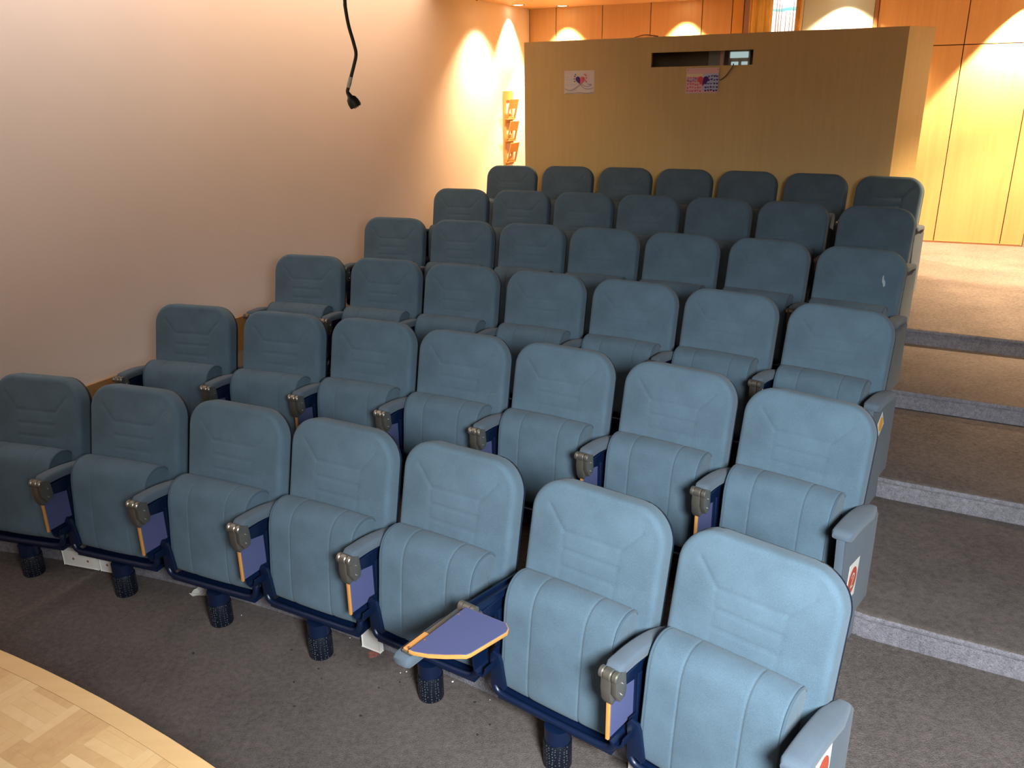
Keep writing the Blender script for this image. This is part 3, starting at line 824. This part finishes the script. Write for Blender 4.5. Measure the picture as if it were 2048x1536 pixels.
def seat_frame():
    bm = BX()
    P_ = smoothpath([(-.243, -.20, .32), (-.243, -.262, .28), (-.243, -.298, .235), (-.232, -.308, .192), (-.20, -.309, .174), (-.10, -.309, .170), (.10, -.309, .170), (.19, -.309, .174), (.220, -.308, .192), (.229, -.298, .235), (.229, -.262, .28), (.229, -.20, .32)], 6)
    tube(bm, P_, .0125, 10)
    prism(bm, [(-.225, .150), (.215, .150), (.215, .165), (-.225, .165)], -.31, -.17, axis='y', bev=.003)
    return mesh_from(bm, 'seat_frame', M_NAVY)
def stop_plate():
    bm = BX()
    prism(bm, [(-.240, .205), (-.243, .325), (-.230, .345), (-.205, .338), (-.196, .315), (-.180, .215), (-.190, .205), (-.215, .222)], -.325, -.311, axis='y', bev=.003)
    prism(bm, [(-.311, .24), (-.25, .24), (-.25, .33), (-.311, .335)], -.246, -.238, axis='x', bev=.002)
    return mesh_from(bm, 'stop_plate', M_NAVY, True, 30)
def leg():
    bm = BX(); c = Vector((.012, -.30, 0))
    tube(bm, [c + Vector((0, 0, .0)), c + Vector((0, 0, .155))], .0435, 24)
    return mesh_from(bm, 'leg', M_NAVY)
def leg_sleeve():
    bm = BX(); n = 40; c = Vector((.012, -.30, 0)); rings = []
    for r, z in ((.040, .0), (.0455, .002), (.0470, .006), (.0470, .098), (.0455, .102), (.0436, .102)):
        rings.append([bm.verts.new(c + Vector((r * cos(2 * pi * k / n), r * sin(2 * pi * k / n), z))) for k in range(n)])
    for a, b in zip(rings, rings[1:]):
        for i in range(n): bm.faces.new((a[i], a[(i + 1) % n], b[(i + 1) % n], b[i]))
    bm.faces.new(rings[0])
    return mesh_from(bm, 'mesh_sleeve', M_SLEEVE)
EX = .272
def end_panel():
    bm = BX()
    poly = [(-.0, .0), (-.335, .0), (-.345, .05), (-.400, .535), (-.04, .50), (-.0, .46)]
    prism(bm, poly, EX - .014, EX + .014, axis='x', bev=.006)
    return mesh_from(bm, 'end_panel', M_PANEL, True, 40)
def end_cap():
    bm = BX(); prism(bm, [(-.352, .02), (-.408, .535), (-.400, .535), (-.343, .02)], EX - .014, EX + .014, axis='x', bev=.003)
    return mesh_from(bm, 'front_edge', M_FAB2, True, 40)
DIG2 = [(-.30, .22), (-.27, .42), (-.12, .55), (.10, .55), (.28, .42), (.30, .22), (.12, .0), (-.27, -.50), (-.28, -.53), (-.20, -.53), (.34, -.53)]
def number_card(digit, disc, rot=0, cy=-.22, cz=.250, s=.056, aspect=1.35):
    bm = BX(); x = EX + .0152
    def R_(y, z): return (cy + (y * cos(rot) - z * sin(rot)), cz + (y * sin(rot) + z * cos(rot)))
    prism(bm, [R_(a * s, b * s * aspect) for a, b in ((-1, -1), (1, -1), (1, 1), (-1, 1))], x - .001, x, axis='x', mi=0)
    n = 32
    prism(bm, [R_(cos(2 * pi * i / n) * s * .82, sin(2 * pi * i / n) * s * .95) for i in range(n)], x, x + .0006, axis='x', mi=1)
    if digit == 2:
        P_ = smoothpath([(a, 0, b) for a, b in DIG2], 4); prev = None; h = s * .055
        # the figure reads correctly seen from the aisle, where +y (to the back) is on the right
        pp_ = [Vector((p.x * s * .8, p.z * s * .85)) for p in P_]
        for i, p in enumerate(pp_):
            t = (pp_[min(i + 1, len(pp_) - 1)] - pp_[max(i - 1, 0)]).normalized(); nn = Vector((-t.y, t.x)) * h
            a_ = bm.verts.new((x + .0012, *R_(p.x + nn.x, p.y + nn.y))); b_ = bm.verts.new((x + .0012, *R_(p.x - nn.x, p.y - nn.y)))
            if prev: f = bm.faces.new((prev[0], a_, b_, prev[1])); f.material_index = 0
            prev = (a_, b_)
    return mesh_from(bm, 'number_card', [M_WHITE, disc], False)

ME = dict(back=back_cushion(), shell=back_shell(), seat=seat_cushion(), pipL=piping(-1), pipR=piping(1), arm=armrest(), side=side_panel(), hinge=hinge(), screw=screws(),
          tab=tablet(), tedge=tablet_edge(), hook=hook(), frame=seat_frame(), stop=stop_plate(), leg=leg(), sleeve=leg_sleeve(), endp=end_panel(), endc=end_cap(),
          arme=armrest(EX, .036, -.06, -.41, .520, .560))
SPOTS = [(1, 0, -2.162, 3.6226, -0.2765), (1, 1, -1.6351, 3.442, -0.3506), (1, 2, -1.1160, 3.2068, -0.4274), (1, 3, -0.6332, 2.9779, -0.4978), (1, 4, -0.1604, 2.7203, -0.5695), (1, 5, 0.3016, 2.3796, -0.6459), (1, 6, 0.7188, 2.03, -0.7184), (2, 0, -1.7465, 4.4958, -0.2955), (2, 1, -1.1977, 4.2994, -0.3643), (2, 2, -0.688, 4.1173, -0.4281), (2, 3, -0.2075, 3.8588, -0.4923), (2, 4, 0.2628, 3.6026, -0.5554), (2, 5, 0.7294, 3.2915, -0.6215), (2, 6, 1.1495, 2.9291, -0.6868), (3, 0, -1.2954, 5.3746, -0.3141), (3, 1, -0.7694, 5.2064, -0.3725), (3, 2, -0.2754, 4.9787, -0.4299), (3, 3, 0.2267, 4.7279, -0.4893), (3, 4, 0.705, 4.4551, -0.5476), (3, 5, 1.1636, 4.1837, -0.6039), (3, 6, 1.6007, 3.8354, -0.6629), (4, 0, -0.8468, 6.2716, -0.3284), (4, 1, -0.324, 6.0777, -0.3818), (4, 2, 0.1793, 5.8601, -0.4343), (4, 3, 0.6617, 5.621, -0.4859), (4, 4, 1.1364, 5.3543, -0.538), (4, 5, 1.6204, 5.0829, -0.591), (4, 6, 2.0582, 4.7573, -0.6432), (5, 0, -0.3931, 7.1649, -0.3408), (5, 1, 0.1194, 6.9692, -0.3888), (5, 2, 0.6178, 6.7551, -0.4362), (5, 3, 1.103, 6.5282, -0.483), (5, 4, 1.5909, 6.2811, -0.5307), (5, 5, 2.0548, 5.994, -0.5782), (5, 6, 2.5213, 5.6752, -0.6275), (6, 0, 0.0456, 8.0931, -0.3491), (6, 1, 0.5655, 7.924, -0.3928), (6, 2, 1.0734, 7.7002, -0.4373), (6, 3, 1.5642, 7.4575, -0.4811), (6, 4, 2.0472, 7.1917, -0.5253), (6, 5, 2.5243, 6.9007, -0.57), (6, 6, 2.9901, 6.5872, -0.615)]
ROWN = ['front row', 'second row', 'third row', 'fourth row', 'fifth row', 'back row']
SEATN = ['at the side-wall end', 'second from the side wall', 'third from the side wall', 'in the middle', 'third from the aisle', 'second from the aisle', 'at the aisle end']
def seat_label(r, s):
    row = ROWN[r - 1]; where = SEATN[s]
    if r == 1 and s == 5: return 'blue-grey folding seat with opened lavender writing tablet, front row, second from the aisle'
    if r == 2 and s == 6: return 'blue-grey folding seat with red number 2 card on its panel, second row at aisle'
    if r == 3 and s == 6: return 'blue-grey folding seat with tilted orange-disc card on its panel, third row at aisle'
    if r == 4 and s == 6: return 'blue-grey folding seat with white scuff on its backrest, fourth row at the aisle end'
    if r == 1 and s == 6: return 'brightest and nearest pale-blue folding seat, front row at the aisle end'
    if r == 1 and s == 0: return 'blue-grey folding seat cut by the left photo edge, front row by the side wall'
    if r == 6: return 'dark blue-grey folding seat, back row against the wooden booth, %s' % where
    return 'blue-grey upholstered folding seat, %s from the stage, %s' % (row, where) if r > 1 else 'blue-grey upholstered folding seat of the front row, %s' % where
def open_tablet(root):
    """row one, second seat from the aisle: rest flipped forward, tablet lying on top"""
    # bare carrier under where the pad was
    bm = BX()
    prism(bm, [(-.09, .50), (-.385, .528), (-.385, .543), (-.09, .515)], LX - .02, LX + .02, axis='x', bev=.003)
    prism(bm, [(-.09, .515), (-.385, .543), (-.385, .552), (-.09, .524)], LX + .012, LX + .02, axis='x'); prism(bm, [(-.09, .515), (-.385, .543), (-.385, .552), (-.09, .524)], LX - .02, LX - .012, axis='x')
    obj('arm_carrier', mesh_from(bm, 'arm_carrier', M_NAVY, True, 30), root)
    # the pad, swung forward and upside down
    o = obj('armrest', armrest(LX - .030, .033, -.41, -.690, .528, .531), root, 'armrest pad swung forward under the open tablet')
    bm = BX(); zc = .545
    for a, b in ((-.036, -.020), (-.018, .010), (.012, .026)):
        tube(bm, [(LX + a, -.404, zc), (LX + b, -.404, zc)], .0165, 18)
    prism(bm, [(-.404, .530), (-.375, .53), (-.362, .505), (-.37, .475), (-.400, .49)], LX + .012, LX + .028, axis='x', bev=.003)
    box(bm, (LX - .038, -.672, .532), (LX + .000, -.41, .541), bev=.002)
    h = obj('tablet_hinge', mesh_from(bm, 'tablet_hinge', M_STEEL, True, 35), root)
    outl = [(LX - .004, -.415), (-.105, -.408), (-.082, -.426), (-.076, -.443), (-.100, -.585), (-.106, -.598), (-.120, -.606), (-.155, -.632), (-.20, -.659), (-.24, -.675), (LX - .004, -.676)]
    def sh(p, k): c = Vector((-.18, -.53)); q = Vector(p); return tuple(q + (c - q).normalized() * k)
    bm = BX(); prism(bm, [sh(p, .003) for p in outl], .5445, .5585, bev=.0008, seg=1)
    t = obj('writing_tablet', mesh_from(bm, 'writing_tablet', M_LAM, False), root, 'opened lavender writing tablet')
    bm = BX(); prism(bm, outl, .5442, .5568, bev=.0015, seg=2)
    obj('edge_band', mesh_from(bm, 'edge_band', M_ORANGE, True, 30), t)
    bm = BX(); box(bm, (LX - .034, -.668, .5405), (LX - .006, -.575, .548), bev=.002)
    obj('wooden_strip', mesh_from(bm, 'wooden_strip', M_ORANGE, False), t, 'bare orange wood strip along the tablet')
    bm = BX()
    for x, y in ((LX + .004, -.46), (LX + .004, -.615)):
        tube(bm, [(x, y, .558), (x, y, .5592)], .0032, 10)
    obj('screw', mesh_from(bm, 'screw', M_BFRAME), t)
    bm = BX(); tube(bm, [(LX - .014, -.662, .547), (LX - .014, -.662, .5525)], .0045, 12)
    obj('screw', mesh_from(bm, 'screw', M_SCREW), t)
for r, s, x, y, rz in SPOTS:
    z = (r - 1) * RISE
    root = obj('auditorium_seat', None, None, seat_label(r, s), 'seat', 'blue-grey auditorium seats', loc=(x, y, z), rotz=rz)
    b = obj('backrest', ME['back'], root); obj('back_shell', ME['shell'], b)
    st = obj('seat', ME['seat'], root); obj('piping', ME['pipL'], st); obj('piping', ME['pipR'], st)
    obj('seat_frame', ME['frame'], root); obj('side_panel', ME['side'], root)
    obj('stop_plate', ME['stop'], root)
    lg = obj('leg', ME['leg'], root); obj('mesh_sleeve', ME['sleeve'], lg)
    if (r, s) == (1, 5): open_tablet(root); obj('tablet_hook', ME['hook'], root)
    else:
        obj('armrest', ME['arm'], root)
        h = obj('tablet_hinge', ME['hinge'], root); obj('screw', ME['screw'], h)
        t = obj('writing_tablet', ME['tab'], root); obj('edge_band', ME['tedge'], t)
        obj('tablet_hook', ME['hook'], root)
    if s == 6:
        ep = obj('end_panel', ME['endp'], root); obj('front_edge', ME['endc'], ep)
        obj('armrest', ME['arme'], root)
        if r == 1: obj('number_card', number_card(0, M_RED, 0, cz=.395), ep, 'white card with a red disc')
        if r == 2: obj('number_card', number_card(2, M_RED, -.10, cy=-.248, cz=.295), ep, 'white card with a red disc and the figure 2')
        if r == 3: obj('number_card', number_card(0, M_AMBER, .6, cy=-.25, cz=.415, s=.038, aspect=1.15), ep, 'tilted white card with an orange disc')
    if (r, s) == (4, 6):
        bm = BX()
        def bp(x_, v_): return BO + BU * v_ + BN * (back_w(x_, v_, .249, .5835, .118) + .0008) + Vector((x_, 0, 0))
        A_ = [(.135, .455), (.142, .44), (.146, .42), (.156, .405), (.158, .385), (.150, .375), (.145, .392), (.138, .405), (.137, .425)]
        bm.faces.new([bm.verts.new(bp(*p)) for p in A_])
        obj('scuff', mesh_from(bm, 'scuff', nmat('white_scuff', (.28, .33, .36), .9), False), b, 'small white scuff mark')
# ------------------------------------------------------------------ things on the floor in front of the seats
def rcurve(k, th, off=0): R = R0 + (k - 1) * T - .154; return arcpt(R + off, th)
def theta(p): return math.atan2(p[0] - CX, p[1] - CY)
def socket_box(p, q, label):
    a, b = Vector(p), Vector(q); d = (b - a).normalized(); n_ = Vector((d.y, -d.x)); L_ = (b - a).length
    m = Matrix(((d.x, n_.x, 0, a.x), (d.y, n_.y, 0, a.y), (0, 0, 1, 0), (0, 0, 0, 1)))
    root = obj('socket_plate', None, None, label, 'socket', 'white plates on the first riser', loc=(a.x, a.y, 0))
    inv = Matrix.Translation((-a.x, -a.y, 0))
    bm = BX(); box(bm, (0, -.004, .008), (L_, .014, .088), bev=.003, mat=inv @ m); obj('plate', mesh_from(bm, 'plate', M_WHITE, False), root)
    bm = BX()
    for x in (L_ * .3, L_ * .72): tube(bm, [inv @ m @ Vector((x, .013, .045)), inv @ m @ Vector((x, .0155, .045))], .006, 12)
    obj('screw', mesh_from(bm, 'screw', M_BFRAME), root)
R1 = R0 - .154
def onr(th, off=-.018): return arcpt(R1 + off, th)
tA = theta((-2.09, 3.39)); tB = theta((-1.89, 3.36))
socket_box(onr(tA - .004), onr(tA + .023), 'white socket plate with two dark screws, low on the riser behind the front row')
socket_box(onr(tA + .025), onr(tA + .044), 'white blank plate on the riser behind the front row, beside the socket plate')
for k_, (px, py) in enumerate([(-.535, 2.79), (.43, 2.11)]):
    t_ = theta((px, py)); a = onr(t_ - .006, -.017); b = onr(t_ + .006, -.017)
    d = (b - a).normalized(); n_ = Vector((d.y, -d.x)); bm = BX()
    m = Matrix(((d.x, n_.x, 0, a.x), (d.y, n_.y, 0, a.y), (0, 0, 1, 0), (0, 0, 0, 1)))
    box(bm, (0, -.004, .004), ((b - a).length, .012, .098), bev=.004, mat=m)
    obj('cover_plate', mesh_from(bm, 'cover_plate', M_WHITE, False), None, ['white cover plate low on the riser between the fourth and fifth front-row seats', 'white cover plate low on the riser beside the nearest front-row leg'][k_], 'plate')
# crumpled paper beside the leg of the third front-row seat
random.seed(11)
def paper_scrap(c, sx, sy, rot, label, h=.03):
    bm = BX(); n = 10; g_ = [[None] * (n + 1) for _ in range(n + 1)]
    for i in range(n + 1):
        for j in range(n + 1):
            u, v = i / n - .5, j / n - .5
            jag = 1 + .25 * sin(7 * u + 3 * v) * (abs(u) + abs(v))
            x = u * sx * jag + random.uniform(-.004, .004); y = v * sy * jag + random.uniform(-.004, .004)
            z = .004 + h * abs(sin(5.3 * u + 2) * cos(6.1 * v + 1)) + random.uniform(0, .006)
            g_[i][j] = bm.verts.new((c[0] + x * cos(rot) - y * sin(rot), c[1] + x * sin(rot) + y * cos(rot), z))
    for i in range(n):
        for j in range(n): bm.faces.new((g_[i][j], g_[i + 1][j], g_[i + 1][j + 1], g_[i][j + 1]))
    bmesh.ops.solidify(bm, geom=list(bm.faces), thickness=.001)
    return obj('crumpled_paper', mesh_from(bm, 'crumpled_paper', M_WHITE, False), None, label, 'paper')
paper_scrap((-1.325, 3.125), .15, .10, -.5, 'crumpled white paper lying behind the leg of the third front-row seat', .03)
# crumbs and lint
def crumbs(pts, m, label, rr=(.003, .006)):
    bm = BX()
    for x, y in pts:
        r_ = random.uniform(*rr); q = bmesh.ops.create_icosphere(bm, subdivisions=1, radius=r_)['verts']
        sx, sy = random.uniform(.7, 1.6), random.uniform(.6, 1.2)
        for v in q: v.co = Vector((v.co.x * sx * random.uniform(.8, 1.2) + x, v.co.y * sy + y, max(0, v.co.z * .7 + r_ * .4)))
    return obj('crumbs', mesh_from(bm, 'crumbs', m, False), None, label, 'crumbs', None, 'stuff')
def fl_at(x, y, z=0):
    d = _f * 1649.53 + _r * (x - 1024) - _u * (y - 768); t = (z - 2.083165) / d.z; return (d.x * t, d.y * t)
crumbs([fl_at(*q) for q in [(583, 1300), (663, 1289), (669, 1311), (637, 1338), (643, 1358), (720, 1330), (588, 1365), (758, 1376), (722, 1432), (589, 1413), (380, 1240), (387, 1307), (800, 1365), (835, 1366), (950, 1405), (955, 1470), (980, 1450)]], nmat('dark_lint', (.012, .010, .010), .9), 'small dark crumbs scattered on the carpet before the front row', (.0028, .0052))
crumbs([fl_at(*q) for q in [(483, 1231), (734, 1291), (700, 1276), (813, 1344), (801, 1346), (906, 1363), (980, 1400), (726, 1285), (905, 1364)]], M_WHITE, 'small pale crumbs scattered on the carpet before the front row', (.002, .0036))
bm = BX()
c = Vector(fl_at(748, 1308)); pts = [(c.x + .022 * (1 + .3 * sin(5 * a)) * cos(a), c.y + .022 * (1 + .3 * cos(3 * a)) * sin(a)) for a in [i * 2 * pi / 18 for i in range(18)]]
prism(bm, pts, 0, .0012)
obj('carpet_stain', mesh_from(bm, 'carpet_stain', carpet('red_stained_carpet', (.24, .09, .075)), False), None, 'small reddish stain on the carpet before the middle of the front row', 'stain')
